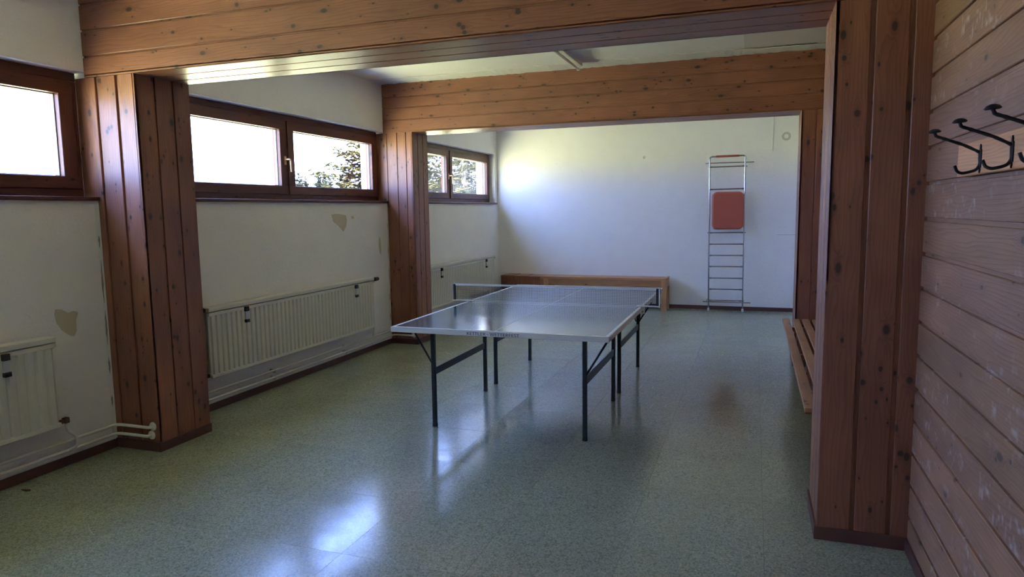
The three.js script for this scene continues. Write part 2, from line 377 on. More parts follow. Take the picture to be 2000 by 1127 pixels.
// side faces are written out by hand so that each runs from front to back
function sideBoards(p, x, dir, z0, z1, top, n, opt) {
  const cuts = Array.from({ length: n + 1 }, (_, i) => (z0 - z1) * i / n);
  // out +x : along y, across z => y x z = +x (from z1 to z0); out -x : along y, across -z (from z0 to z1)
  if (dir > 0) boards(p, M.stain, [x - T, 0, z1], [0, 1, 0], [0, 0, 1], top, cuts, opt);
  else boards(p, M.stain, [x + T, 0, z0], [0, 1, 0], [0, 0, -1], top, cuts, opt);
}
const wide = { gap: 0.021, rec: 0.0125 }, fine = { gap: 0.011, rec: 0.010 };
{
  const p = pillar('brown pine-clad pillar by the window wall with two heating pipes entering it', -0.12, PA, A0, A1, YA, [-0.12, 0.048, 0.218, PA], 1, wide);
  sideBoards(p, PA, 1, A0, A1, YA, 3, fine);
  const q = pillar('brown pine-clad pillar on the window side behind the tennis table', -0.12, PB, B0, B1, YB, [-0.12, 0.015, 0.145, 0.26, PB], 1, { gap: 0.014, rec: 0.008 });
  sideBoards(q, PB, 1, B0, B1, YB, 3, fine);
  const r = pillar('tall brown pine-clad pillar beside the coat hooks, worn pale at its edge', RA, W + T, A0, A1, YA, [RA, 4.474, 4.622, W + T], -1, wide);
  sideBoards(r, RA, -1, A0, A1, YA, 3, fine);
  const s = pillar('narrow brown pine-clad pillar right of the metal ladder', RB, W + T, B0, B1, YB, [RB, 4.548, 4.68, W + T], -1, { gap: 0.012, rec: 0.007 });
  sideBoards(s, RB, -1, B0, B1, YB, 3, fine);
}
function beam(label, z0, z1, yb, cuts, top) {
  const b = struct('beam', label, 'beam'), x0 = -0.02, x1 = W + T, L = x1 - x0;
  mesh('beam_core', box([x0, yb + T, z1 + T], [x1, CE, z0 - T]), M.plaster, b);
  // front, out +z: along x, across y
  boards(b, M.stain, [x0, 0, z0 - T], [1, 0, 0], [0, 1, 0], L, cuts, fine);
  // back, out -z: along -x, across y
  boards(b, M.stain, [x1, 0, z1 + T], [-1, 0, 0], [0, 1, 0], L, cuts, fine);
  // underside, out -y: along x, across z => x x z = -y
  boards(b, M.stain, [x0, yb + T, z1], [1, 0, 0], [0, 0, 1], L, [0, 1, 2, 3].map((i) => (z0 - z1) * i / 3), fine);
  return b;
}
beam('near ceiling beam clad in long golden-brown pine boards', A0 + 0.012, A1, YA, [YA, 2.556, 2.715, 2.873, CE - 0.001]);
beam('second ceiling beam clad in four knotty pine boards', B0 + 0.010, B1, YB, [YB, 2.592, 2.724, 2.844, 2.992]);
{ // cracked, partly lifted joint strip on the ceiling along the second beam
  const t = struct('trim_1', 'cracked white plaster strip on the ceiling along the second beam', 'trim');
  const n = 120, x0 = -0.02, x1 = W, P = [], I = [];
  for (let i = 0; i <= n; i++) {
    const x = x0 + (x1 - x0) * i / n, drop = 0.011 * clamp((x - 3.8) / 0.2) + (hash(i, 3, 3) > 0.86 ? 0.004 : 0), z = -6.872 + 0.014 * (hash(i, 8, 8) - 0.5), zb = B0 + 0.011;
    for (const [y, zz] of [[CE - 0.0006 - drop, z], [CE - 0.005 - drop, z - 0.001], [CE - 0.006 - 0.007 * hash(i, 4, 9), zb], [CE - 0.0006, zb]]) P.push(x, y, zz);
    if (i) { const a = (i - 1) * 4, b = i * 4; for (const [p, q] of [[0, 1], [1, 2], [2, 3], [3, 0]]) I.push(a + p, b + p, a + q, b + p, b + q, a + q); }
  }
  const g0 = new THREE.BufferGeometry(); g0.setAttribute('position', new THREE.Float32BufferAttribute(P, 3)); g0.setIndex(I);
  const g = g0.toNonIndexed(); g.computeVertexNormals(); metric(g);
  mesh('joint_strip', g, M.filler, t);
}
// ---------------------------------------------------------------- skirting
{
  const h = 0.058, d = 0.011;
  const bl = struct('baseboard_left', 'dark brown skirting along the window wall', 'skirting');
  for (const [a, b] of [[A0, ZF], [B0, A1], [ZB, B1]]) mesh('skirting_strip', box([0, 0, a], [d, h, b], 0.003), M.skirting, bl);
  const bb = struct('baseboard_back', 'dark brown skirting along the far wall', 'skirting');
  mesh('skirting_strip', box([d, 0, ZB], [W, h, ZB + d], 0.003), M.skirting, bb);
  const br = struct('baseboard_right', 'dark brown skirting along the plank wall', 'skirting');
  for (const [a, b] of [[A0, ZF], [B0, A1], [ZB, B1]]) mesh('skirting_strip', box([W - d, 0, a], [W, h, b], 0.003), M.skirting, br);
  const pl = struct('baseboard_pillars', 'dark brown skirting wrapped round the feet of the pillars', 'skirting');
  for (const [x0, x1, z0, z1, side] of [[0, PA, A0, A1, 1], [0, PB, B0, B1, 1], [RA, W, A0, A1, -1], [RB, W, B0, B1, -1]]) {
    mesh('skirting_strip', box([x0 - (side < 0 ? d : 0), 0, z0], [x1 + (side > 0 ? d : 0), h + 0.004, z0 + d], 0.003), M.skirting, pl);
    mesh('skirting_strip', side > 0 ? box([x1, 0, z1], [x1 + d, h + 0.004, z0 + 0.002], 0.003) : box([x0 - d, 0, z1], [x0, h + 0.004, z0 + 0.002], 0.003), M.skirting, pl);
  }
}
// ---------------------------------------------------------------- windows
function windowUnit(n, z0, z1, label) { // z0 far, z1 near
  const w = new THREE.Group(); w.name = 'window_' + n; w.userData = { label, category: 'window', kind: 'structure' }; scene.add(w);
  const y0 = SILL, y1 = HEAD, fx0 = -0.20, fx1 = -0.115, fw = 0.052;
  const fr = (a, b) => mesh('frame_member', grainBox(a, b, 0.004), M.frame, w);
  fr([fx0, y0, z0], [fx1, y0 + fw, z1]); fr([fx0, y1 - fw, z0], [fx1, y1, z1]); fr([fx0, y0 + fw, z0], [fx1, y1 - fw, z0 + fw]); fr([fx0, y0 + fw, z1 - fw], [fx1, y1 - fw, z1]);
  const mid = (z0 + z1) / 2, sw = 0.098, top = 2.392, bot = 1.722, gy0 = 1.802, gy1 = 2.316;
  for (const [a, b, hinge] of [[z0 + fw - 0.012, mid - 0.003, 'far'], [mid + 0.003, z1 - fw + 0.012, 'near']]) {
    const s = new THREE.Group(); s.name = 'sash'; w.add(s);
    const sx0 = -0.185, sx1 = -0.098;
    mesh('sash_frame', [grainBox([sx0, bot, a], [sx1, gy0, b], 0.005), grainBox([sx0, gy1, a], [sx1, top + 0.012, b], 0.005), grainBox([sx0, gy0 - 0.004, a], [sx1 - 0.0005, gy1 + 0.004, a + sw], 0.005), grainBox([sx0, gy0 - 0.004, b - sw], [sx1 - 0.0005, gy1 + 0.004, b], 0.005)], M.frame, s);
    mesh('pane', box([-0.149, gy0 - 0.006, a + sw - 0.006], [-0.145, gy1 + 0.006, b - sw + 0.006]), M.glass, s);
    mesh('glazing_seal', [box([-0.157, gy0, a + sw], [-0.137, gy0 + 0.006, b - sw]), box([-0.157, gy1 - 0.006, a + sw], [-0.137, gy1, b - sw]), box([-0.157, gy0, a + sw], [-0.137, gy1, a + sw + 0.006]), box([-0.157, gy0, b - sw - 0.006], [-0.137, gy1, b - sw])], M.gasket, s);
    if (hinge === 'near') {
      mesh('rebate_strip', box([-0.0985, bot + 0.004, mid - 0.012], [-0.086, top + 0.006, mid + 0.008], 0.003), M.frame, s);
      const hz = mid + 0.045, hy = 2.045;
      mesh('handle', [box([-0.098, hy - 0.05, hz - 0.014], [-0.09, hy + 0.03, hz + 0.014], 0.004), pipe([[-0.092, hy, hz], [-0.042, hy, hz], [-0.042, hy - 0.012, hz - 0.008], [-0.036, hy - 0.115, hz - 0.008]], 0.0085, 0.02)], M.brass, s);
    }
  }
  const sb = mesh('window_sill', grainBox([-0.115, SILL - 0.026, z0 + 0.002], [0.024, SILL, z1 - 0.002], 0.005), M.frame, w); return w;
}
windowUnit(1, openings[0][0], openings[0][1], 'brown wooden window nearest the viewer, cut off by the picture edge');
windowUnit(2, openings[1][0], openings[1][1], 'wide brown two-sash window between the two pillars');
windowUnit(3, openings[2][0], openings[2][1], 'small-looking brown two-sash window beside the far wall');

// ---------------------------------------------------------------- radiators and heating pipes
function radiator(label, z0, z1, meters, valve) { // z0 far, z1 near
  const o = thing('radiator', label, 'radiator', [0, 0, z0], 0, 'panel radiators under the windows'), L = z1 - z0, y0 = 0.285, y1 = 0.80;
  // ribbed front sheet
  const pitch = 0.0555, n = Math.round((L - 0.03) / pitch), s = new THREE.Shape(); s.moveTo(0, 0.088);
  for (let i = 0; i < n; i++) { const a = 0.015 + (L - 0.03) * i / n, p = (L - 0.03) / n; s.lineTo(a + p * 0.06, 0.1); s.lineTo(a + p * 0.22, 0.112); s.lineTo(a + p * 0.78, 0.112); s.lineTo(a + p * 0.94, 0.1); }
  s.lineTo(L, 0.1); s.lineTo(L, 0.088);
  const g = new THREE.ExtrudeGeometry(s, { depth: y1 - y0 - 0.05, bevelEnabled: false }); // x = along, y = out, z = height
  g.applyMatrix4(new THREE.Matrix4().makeBasis(V(0, 0, 1), V(1, 0, 0), V(0, 1, 0))); g.translate(0, y0 + 0.025, 0); 
  mesh('ribbed_panel', g, M.enamel, o);
  mesh('panel_rim', [box([0.086, y0, 0], [0.113, y0 + 0.03, L], 0.006), box([0.086, y1 - 0.03, 0], [0.113, y1, L], 0.006)], M.enamel, o);
  mesh('back_panel', box([0.03, y0 + 0.01, 0.005], [0.045, y1 - 0.005, L - 0.005], 0.004), M.enamel, o);
  mesh('side_cover', box([0.03, y1 - 0.02, -0.003], [0.118, y1 + 0.038, 0.0], 0.001), M.enamel, o);
  mesh('top_cover', box([0.028, y1 + 0.004, -0.004], [0.118, y1 + 0.038, L + 0.004], 0.006), M.enamel, o);
  for (const z of [0.25, L - 0.25]) mesh('wall_bracket', box([0.0015, y0 + 0.06, z - 0.015], [0.032, y1 - 0.05, z + 0.015]), M.enamel, o);
  for (const z of meters) {
    const m = mesh('heat_meter', box([0.111, 0.675, z - z0 - 0.017], [0.127, 0.79, z - z0 + 0.017], 0.003), M.silver, o);
    mesh('meter_cap', box([0.110, 0.757, z - z0 - 0.02], [0.134, 0.795, z - z0 + 0.02], 0.004), M.black, m); mesh('meter_cap', box([0.110, 0.665, z - z0 - 0.02], [0.134, 0.692, z - z0 + 0.02], 0.004), M.black, m);
  }
  mesh('bleed_plug', lathe([[0, 0], [0.017, 0], [0.017, 0.012], [0.009, 0.014], [0.009, 0.022], [0, 0.022]], [0.07, y1 + 0.02, L + 0.004], [0, 0, 1]), M.black, o);
  if (valve) {
    mesh('valve_body', [rod([0.07, 0.808, 0], [0.07, 0.808, -0.075], 0.011), rod([0.07, 0.812, -0.05], [0.07, 0.77, -0.05], 0.01)], M.rust, o);
    mesh('thermostat_head', lathe([[0, 0], [0.02, 0], [0.023, 0.012], [0.021, 0.085], [0.014, 0.092], [0, 0.092]], [0.07, 0.808, -0.075], [0, 0, -1]), M.black, o);
  }
  return o;
}
const r1 = radiator('cream panel radiator below the nearest window, cut off at the picture edge', -2.915, -0.5, [-2.618, -0.9], false);
const r2 = radiator('long cream panel radiator under the wide middle window', -6.58, -4.15, [-4.556, -6.22], true);
const r3 = radiator('far cream panel radiator seen behind the table net', -10.34, -7.72, [-8.32, -9.95], false);
// return elbows at the lower corner
{
  const q = r1;
  mesh('return_valve', [rod([0.07, 0.305, 0.01], [0.07, 0.305, -0.05], 0.014), box([0.056, 0.29, -0.07], [0.09, 0.325, -0.04], 0.005)], M.rust, q);
  const L = 2.43;
  mesh('return_valve', [rod([0.07, 0.305, L - 0.01], [0.07, 0.305, L + 0.05], 0.014), box([0.056, 0.285, L + 0.035], [0.09, 0.325, L + 0.065], 0.005)], M.rust, r2);
}
function pipeRun(label, y, pts, ros, clips, extra) {
  const o = thing('heating_pipe', label, 'pipe', [0, 0, 0], 0);
  mesh('pipe_run', pipe(pts, 0.0105, 0.035), M.whitePaint, o);
  if (extra) mesh('riser', pipe(extra, 0.0092, 0.03), M.whitePaint, o);
  for (const [x, z] of ros) mesh('rosette', lathe([[0.0105, 0], [0.03, 0], [0.029, 0.006], [0.018, 0.013], [0.0105, 0.014]], [x, y, z], [0, 0, 1]), M.whitePaint, o);
  for (const z of clips) mesh('pipe_clip', box([0.0015, y - 0.02, z - 0.008], [0.062, y + 0.012, z + 0.008], 0.003), M.whitePaint, o);
}
const YU = 0.168, YL = 0.108, pf = -0.035;
pipeRun('upper white heating pipe along the near window wall, entering the first pillar', YU, [[0.05, YU, ZF], [0.05, YU, A0 + 0.05], [0.085, YU, A0 - pf], [0.325, YU, A0 - pf], [0.325, YU, A0 - 0.005]], [[0.325, A0 + 0.0005]], [-0.3, -2.2]);
pipeRun('lower white heating pipe along the near window wall, entering the first pillar', YL, [[0.05, YL, ZF], [0.05, YL, A0 + 0.05], [0.085, YL, A0 - pf], [0.31, YL, A0 - pf], [0.31, YL, A0 - 0.005]], [[0.31, A0 + 0.0005]], [-0.3, -2.2], [[0.072, 0.287, -2.97], [0.075, 0.24, -2.975], [0.085, 0.19, -3.025], [0.07, 0.125, -3.035], [0.05, 0.106, -2.985]]);
pipeRun('upper white heating pipe under the middle radiator', YU, [[0.3, YU, A1 + 0.005], [0.3, YU, A1 + pf], [0.05, YU, A1 + pf - 0.02], [0.05, YU, B0 + 0.05], [0.085, YU, B0 - pf], [0.30, YU, B0 - pf], [0.30, YU, B0 - 0.005]], [[0.30, B0 + 0.0005]], [-4.95, -6.1], [[0.07, 0.768, -6.63], [0.07, 0.25, -6.63], [0.05, 0.172, -6.63]]);
pipeRun('lower white heating pipe under the middle radiator', YL, [[0.3, YL, A1 + 0.005], [0.3, YL, A1 + pf], [0.05, YL, A1 + pf - 0.02], [0.05, YL, B0 + 0.05], [0.085, YL, B0 - pf], [0.294, YL, B0 - pf], [0.294, YL, B0 - 0.005]], [[0.294, B0 + 0.0005]], [-4.95, -6.1], [[0.078, 0.284, -4.1], [0.078, 0.15, -4.1], [0.078, 0.125, -4.09], [0.056, 0.108, -4.07]]);
pipeRun('upper white heating pipe under the far radiator', YU, [[0.3, YU, B1 + 0.005], [0.3, YU, B1 + pf], [0.05, YU, B1 + pf - 0.02], [0.05, YU, -10.2], [0.07, 0.30, -10.2]], [], [-8.6, -9.7]);
pipeRun('lower white heating pipe under the far radiator', YL, [[0.3, YL, B1 + 0.005], [0.3, YL, B1 + pf], [0.05, YL, B1 + pf - 0.02], [0.05, YL, -10.1]], [], [-8.6, -9.7]);

// ---------------------------------------------------------------- table tennis table
{
  const o = thing('tennis_table', 'green folding table tennis table on dark green tube legs', 'table', [2.4287, 0, -5.538], 0.0023);
  const H = 0.76, hw = 0.7625;
  const font = await new FontLoader().loadAsync('fonts/droid/droid_sans_bold.typeface.json');
  for (const s of [1, -1]) { // near (+z) and far half
    const a = s > 0 ? 0.002 : -1.37, b = s > 0 ? 1.37 : -0.002;
    const top = mesh('table_top', box([-hw + 0.004, H - 0.022, a + 0.002], [hw - 0.004, H, b - 0.002], 0.002), M.tableTop, o);
    metric(top.geometry);
    const e = 0.0004;
    mesh('side_line', box([-hw + 0.005, H, a + 0.003], [-hw + 0.025, H + e, b - 0.003]), M.line, top);
    mesh('side_line', box([hw - 0.025, H, a + 0.003], [hw - 0.005, H + e, b - 0.003]), M.line, top);
    mesh('end_line', s > 0 ? box([-hw + 0.025, H, b - 0.023], [hw - 0.025, H + e, b - 0.003]) : box([-hw + 0.025, H, a + 0.003], [hw - 0.025, H + e, a + 0.023]), M.line, top);
    mesh('centre_line', box([-0.003, H, a + 0.003], [0.003, H + e, b - 0.024]), M.line, top);
    const rim = mesh('edge_rail', [box([-hw, H - 0.036, a], [-hw + 0.0045, H + 0.0005, b], 0.0015), box([hw - 0.0045, H - 0.036, a], [hw, H + 0.0005, b], 0.0015), s > 0 ? box([-hw, H - 0.036, b - 0.0045], [hw, H + 0.0005, b], 0.0015) : box([-hw, H - 0.036, a], [hw, H + 0.0005, a + 0.0045], 0.0015)], M.alu, o);
    if (s > 0) {
      const t = new TextGeometry('KETTLER - WETTERFEST', { font, size: 0.021, depth: 0.0004, curveSegments: 3, bevelEnabled: false });
      t.computeBoundingBox(); const w = t.boundingBox.max.x - t.boundingBox.min.x; t.scale(0.367 / w, 1, 1); t.translate(2.233 - 2.4287, H - 0.0305, b + 0.0001);
      mesh('lettering', t, std(0.13, 0.14, 0.14, { roughness: 0.7 }), rim);
    }
    // leg frames
    const zo = s * 1.137, zi = s * 0.128, lt = 0.0145;
    for (const x of [-0.555, 0.555]) {
      for (const z of [zo, zi]) { const leg = mesh('leg', box([x - lt, 0.012, z - lt], [x + lt, H - 0.024, z + lt], 0.004), M.legGreen, o); mesh('foot_cap', box([x - lt - 0.001, 0, z - lt - 0.001], [x + lt + 0.001, 0.02, z + lt + 0.001], 0.003), M.black, leg); }
      mesh('stretcher', box([x - 0.006, 0.376, Math.min(zo, zi) + lt], [x + 0.006, 0.43, Math.max(zo, zi) - lt], 0.003), M.legGreen, o);
      const d = Math.sign(x);
      mesh('brace', rod([x + d * 0.008, 0.45, zo - s * 0.008], [x + d * 0.175, H - 0.034, zo - s * 0.008], 0.0075), M.legGreen, o);
      mesh('brace_bracket', box([x + d * 0.175 - 0.022, H - 0.046, zo - s * 0.008 - 0.012], [x + d * 0.175 + 0.022, H - 0.022, zo - s * 0.008 + 0.012], 0.003), M.legGreen, o);
      mesh('hinge_plate', box([x - d * 0.12 - 0.0, H - 0.034, zo - 0.02], [x, H - 0.022, zo + 0.02], 0.002), M.legGreen, o);
    }
    for (const z of [zo, zi]) mesh('cross_rail', box([-0.56, H - 0.055, z - 0.014], [0.56, H - 0.024, z + 0.014], 0.003), M.legGreen, o);
    mesh('locking_hook', pipe([[hw - 0.03, H - 0.03, s * 0.2], [hw - 0.025, H - 0.075, s * 0.2], [hw - 0.01, H - 0.085, s * 0.23], [hw - 0.02, H - 0.055, s * 0.25]], 0.004, 0.015, 7), M.black, o);
  }
}
{ // net with its posts, clamped on the table
  const o = thing('table_net', 'dark table tennis net with white top band and clamp posts', 'net', [2.4287, 0.76, -5.538], 0.0023);
  const hx = 0.7625 + 0.138, t = 0.0009, strands = [];
  for (let i = 0; i <= 120; i++) { const x = -hx + 0.03 + (2 * hx - 0.06) * i / 120; strands.push(box([x - t, 0.012, -t], [x + t, 0.14, t])); }
  for (let j = 0; j <= 10; j++) { const y = 0.014 + 0.0125 * j; strands.push(box([-hx + 0.02, y - t, -t], [hx - 0.02, y + t, t])); }
  mesh('net_mesh', strands, M.black, o).userData.kind = 'stuff';
  mesh('top_band', box([-hx + 0.015, 0.138, -0.003], [hx - 0.012, 0.1535, 0.003], 0.001), M.line, o);
  for (const s of [-1, 1]) {
    mesh('net_sleeve', box([s * hx - s * 0.028, 0.006, -0.005], [s * hx - s * 0.008, 0.15, 0.005], 0.002), M.black, o);
    mesh('post', rod([s * hx, -0.005, 0], [s * hx, 0.158, 0], 0.0065), s < 0 ? M.cream : M.line, o);
    mesh('clamp_arm', [box([s * 0.72, 0.0006, -0.014], [s * (hx + 0.004), 0.012, 0.014], 0.003), box([s * 0.77, -0.05, -0.01], [s * 0.782, 0.005, 0.01], 0.002), box([s * 0.735, -0.055, -0.01], [s * 0.782, -0.046, 0.01], 0.002)], s < 0 ? M.cream : M.line, o);
    mesh('clamp_screw', [rod([s * 0.745, -0.095, 0], [s * 0.745, -0.04, 0], 0.004), rod([s * 0.745 - 0.018, -0.092, 0], [s * 0.745 + 0.018, -0.092, 0], 0.0035)], M.black, o);
  }
}
// ---------------------------------------------------------------- benches along the walls
{ // long bench against the far wall
  const x0 = 0.84, x1 = 2.815, z0 = -10.45, z1 = -10.80, H = 0.495;
  const o = thing('wooden_bench', 'long varnished pine bench standing against the far wall', 'bench', [0, 0, 0]);
  for (let i = 0; i < 3; i++) { const a = z1 + (z0 - z1) * i / 3; mesh('seat_board', grainBox([x0, H - 0.028, a + 0.002], [x1 - 0.03, H, a + (z0 - z1) / 3 - 0.002], 0.004), pick(M.pale), o); }
  mesh('front_apron', grainBox([x0, 0.362, z0 - 0.026], [x1 - 0.085, H - 0.03, z0 - 0.002], 0.004), M.pale[0], o);
  for (const x of [x0 + 0.05, x1 - 0.085]) mesh('end_leg', [grainBox([x, 0, z0 - 0.03], [x + 0.085, H - 0.028, z0], 0.004), grainBox([x, 0, z1], [x + 0.085, H - 0.028, z1 + 0.03], 0.004), grainBox([x + 0.02, 0.30, z1 + 0.03], [x + 0.06, H - 0.03, z0 - 0.03], 0.003)], M.pale[1], o);
  mesh('end_panel', grainBox([x1 - 0.03, 0.36, z1], [x1, H + 0.008, z0 + 0.004], 0.005), M.pale[2], o);
}
{ // low reddish wooden box in the corner, closed with upright boards
  const o = thing('wooden_box', 'low reddish wooden box at the bench end in the far corner', 'box', [0, 0, 0]);
  const xs = [0.165, 0.39, 0.615, 0.838];
  mesh('box_core', box([0.175, 0.0, -10.82], [0.83, 0.465, -10.485]), M.mortar, o);
  for (let i = 0; i < 3; i++) {
    const dy = [0.004, 0.0, -0.004][i];
    for (let k = 0; k < 2; k++) { const a = xs[i] + (xs[i + 1] - xs[i]) * k / 2; mesh('front_board', grainBox([a + 0.001, 0.0, -10.486], [a + (xs[i + 1] - xs[i]) / 2 - 0.001, 0.472 + dy, -10.462 - 0.004 * k], 0.003), pick(M.stain), o); }
    mesh('lid_board', grainBox([xs[i] + 0.002, 0.472 + dy, -10.825], [xs[i + 1] - 0.004, 0.496 + dy, -10.452], 0.004), pick(M.stain), o);
  }
}
{ // slatted bench behind the right pillar
  const z0 = -7.11, z1 = -3.93, H = 0.47;
  const o = thing('slatted_bench', 'slatted changing-room bench along the right side behind the big pillar', 'bench', [0, 0, 0]);
  for (let i = 0; i < 4; i++) { const x = 4.308 + 0.088 * i; mesh('slat', grainBox([x, H - 0.024, z0], [x + 0.062, H, z1], 0.004), pick(M.pale), o); }
  for (const z of [-4.4, -5.5, -6.75]) {
    mesh('cross_bearer', box([4.32, H - 0.064, z - 0.02], [4.63, H - 0.024, z + 0.02], 0.003), M.stain[0], o);
    for (const x of [4.44, 4.6]) mesh('leg', grainBox([x - 0.02, 0, z - 0.02], [x + 0.02, H - 0.064, z + 0.02], 0.003), M.stain[1], o);
  }
}
// ---------------------------------------------------------------- metal ladder with red pad on the far wall
{
  const o = thing('wall_ladder', 'chrome exercise ladder with red pad leaning on the far wall', 'ladder', [3.645, 0, ZB]);
  const z = 0.145, xl = -0.25, xr = 0.25, top = 2.285;
  mesh('side_rail', pipe([[xl + 0.012, 0.03, z], [xl - 0.008, top, z], [-0.16, top + 0.002, z]], 0.0115, 0.035), M.chrome, o);
  mesh('side_rail', pipe([[xr - 0.0, 0.03, z], [xr - 0.012, top + 0.008, z], [0.14, top + 0.006, z]], 0.0115, 0.035), M.chrome, o);
  mesh('grip_bar', rod([-0.17, top + 0.002, z], [0.155, top + 0.006, z], 0.0155), M.red, o);
  for (const x of [xl + 0.012, xr]) mesh('rubber_foot', lathe([[0, 0], [0.015, 0], [0.016, 0.03], [0.013, 0.045], [0, 0.045]], [x, 0, z], [0, 1, 0]), M.line, o);
  for (const y of [2.137, 1.81, 1.172, 1.002, 0.835, 0.668, 0.495, 0.327, 0.158]) {
    const k = xl + 0.012 - 0.02 * y / 2.28;
    mesh('rung', [rod([k, y, z - 0.002], [xr - 0.012 * y / 2.28, y + 0.003, z - 0.002], 0.0095), rod([k + 0.015, y, z - 0.002], [k + 0.04, y, z - 0.002], 0.0125), rod([xr - 0.05, y + 0.003, z - 0.002], [xr - 0.02, y + 0.003, z - 0.002], 0.0125)], M.chrome, o);
  }
  for (const y of [2.137, 1.172, 0.158]) for (const x of [xl - 0.015, xr + 0.012]) mesh('wall_strut', rod([x, y, z + 0.012], [x, y, 0.001], 0.008), M.chrome, o);
  for (const y of [2.2, 0.122]) mesh('bracket_bar', rod([xl - 0.075, y, 0.04], [xr + 0.11, y, 0.04], 0.008), M.chrome, o);
  // padded back rest, softly domed
  const w = 0.45, h = 0.55, r = 0.062, e = 0.03, sh = new THREE.Shape(), x = w / 2 - e, y = h / 2 - e, k = r - e * 0.6;
  sh.moveTo(-x + k, -y); sh.lineTo(x - k, -y); sh.absarc(x - k, -y + k, k, -Math.PI / 2, 0); sh.lineTo(x, y - k); sh.absarc(x - k, y - k, k, 0, Math.PI / 2); sh.lineTo(-x + k, y); sh.absarc(-x + k, y - k, k, Math.PI / 2, Math.PI); sh.lineTo(-x, -y + k); sh.absarc(-x + k, -y + k, k, Math.PI, 1.5 * Math.PI);
  const g = new THREE.ExtrudeGeometry(sh, { depth: 0.02, bevelEnabled: true, bevelThickness: 0.026, bevelSize: e, bevelSegments: 6, curveSegments: 8 });
  g.translate(0.012, 1.497, z + 0.006);
  mesh('pad', g, M.red, o);
}
{ // small fittings on the far wall
  const c = thing('wall_cable', 'thin white cable hanging down the far wall from the ceiling', 'cable', [4.258, 0, ZB]);
  mesh('cable', sweep([V(0.004, CE, 0.006), V(0.004, 2.8, 0.006), V(0.0, 2.55, 0.007), V(-0.004, 2.35, 0.008)], 0.0055, 7), M.whitePaint, c);
  const h = thing('screw_hook', 'small screw hook sticking out of the far wall', 'hook', [2.404, 2.329, ZB]);
  mesh('rose', lathe([[0, 0], [0.022, 0], [0.02, 0.006], [0.006, 0.009], [0, 0.009]], [0, 0, 0], [0, 0, 1]), M.whitePaint, h);
  mesh('hook_wire', pipe([[0, 0, 0.004], [0, 0, 0.04], [0, -0.012, 0.05], [0, -0.03, 0.04]], 0.004, 0.012, 7), M.silver, h);
}
// ---------------------------------------------------------------- unlit fluorescent tube lamp on the ceiling
{
  const o = thing('ceiling_lamp', 'white unlit fluorescent batten lamp on the ceiling behind the near beam', 'lamp', [2.352, CE, -6.25]);
  mesh('housing', box([-0.028, -0.04, -0.64], [0.028, 0, 0.64], 0.006), M.whitePaint, o);
  for (const z of [-0.615, 0.6]) mesh('tube_socket', box([-0.022, -0.082, z - 0.012], [0.008, -0.036, z + 0.012], 0.004), M.whitePaint, o);
  mesh('tube', rod([-0.008, -0.066, -0.605], [-0.008, -0.066, 0.59], 0.0135, 14), std(0.82, 0.82, 0.80, { roughness: 0.25 }), o);
}
// ---------------------------------------------------------------- coat rack on the plank wall
{
  const o = thing('coat_rack', 'pale wooden coat rack board with black wrought-iron hooks', 'coat rack', [W, 1.7, -2.3]);
  mesh('rack_board', grainBox([-0.022, -0.056, -0.515], [0, 0.053, 1.05], 0.004), M.rack, o);
  for (const z of [-2.55, -2.265, -1.98]) {
    const k = z + 2.3, x = -0.022, h = new THREE.Group(); h.name = 'hook'; o.add(h);
    const s = new THREE.Shape(); // forged back plate with pointed ends
    [[0, -0.062], [0.006, -0.05], [0.004, -0.042], [0.012, -0.036], [0.013, 0.0], [0.012, 0.036], [0.004, 0.042], [0.006, 0.05], [0, 0.062], [-0.006, 0.05], [-0.004, 0.042], [-0.012, 0.036], [-0.013, 0], [-0.012, -0.036], [-0.004, -0.042], [-0.006, -0.05]].forEach(([a, b], i) => i ? s.lineTo(a * 0.9, b * 0.72) : s.moveTo(a * 0.9, b * 0.72));
    const g = new THREE.ExtrudeGeometry(s, { depth: 0.004, bevelEnabled: false }); g.rotateY(-Math.PI / 2); g.translate(x, -0.008, k);
    mesh('back_plate', g, M.iron, h);
    const pts = []; for (const q of new THREE.CatmullRomCurve3([V(x - 0.001, -0.03, k), V(x - 0.003, -0.004, k), V(x - 0.006, 0.012, k), V(x - 0.05, 0.036, k), V(x - 0.105, 0.058, k), V(x - 0.125, 0.066, k), V(x - 0.130, 0.078, k)], false, 'catmullrom', 0.3).getPoints(26)) pts.push(q);
    mesh('arm', sweep(pts, (t) => 0.0048 + 0.0005 * Math.sin(t * 60), 8), M.iron, h);
    const low = new THREE.CatmullRomCurve3([V(x - 0.001, -0.004, k), V(x - 0.003, -0.028, k), V(x - 0.014, -0.044, k), V(x - 0.046, -0.052, k), V(x - 0.062, -0.046, k), V(x - 0.07, -0.028, k)], false, 'catmullrom', 0.4).getPoints(22);
    mesh('lower_hook', sweep(low, 0.0046, 8), M.iron, h);
    mesh('knob', lathe([[0, 0], [0.016, 0.0005], [0.019, 0.003], [0.014, 0.009], [0.006, 0.0125], [0, 0.013]], [x - 0.130, 0.076, k], [-0.08, 1, 0]), M.iron, h);
  }
}
{
  const d = thing('wood_splinter', 'dark wood splinter lying on the floor below the near radiator', 'splinter', [0.115, 0, -2.64]);
  mesh('sliver', [rod([0, 0.003, 0], [0.05, 0.003, -0.012], 0.003, 5), rod([0.02, 0.003, 0.004], [0.062, 0.003, -0.006], 0.002, 5)], M.rust, d);
}
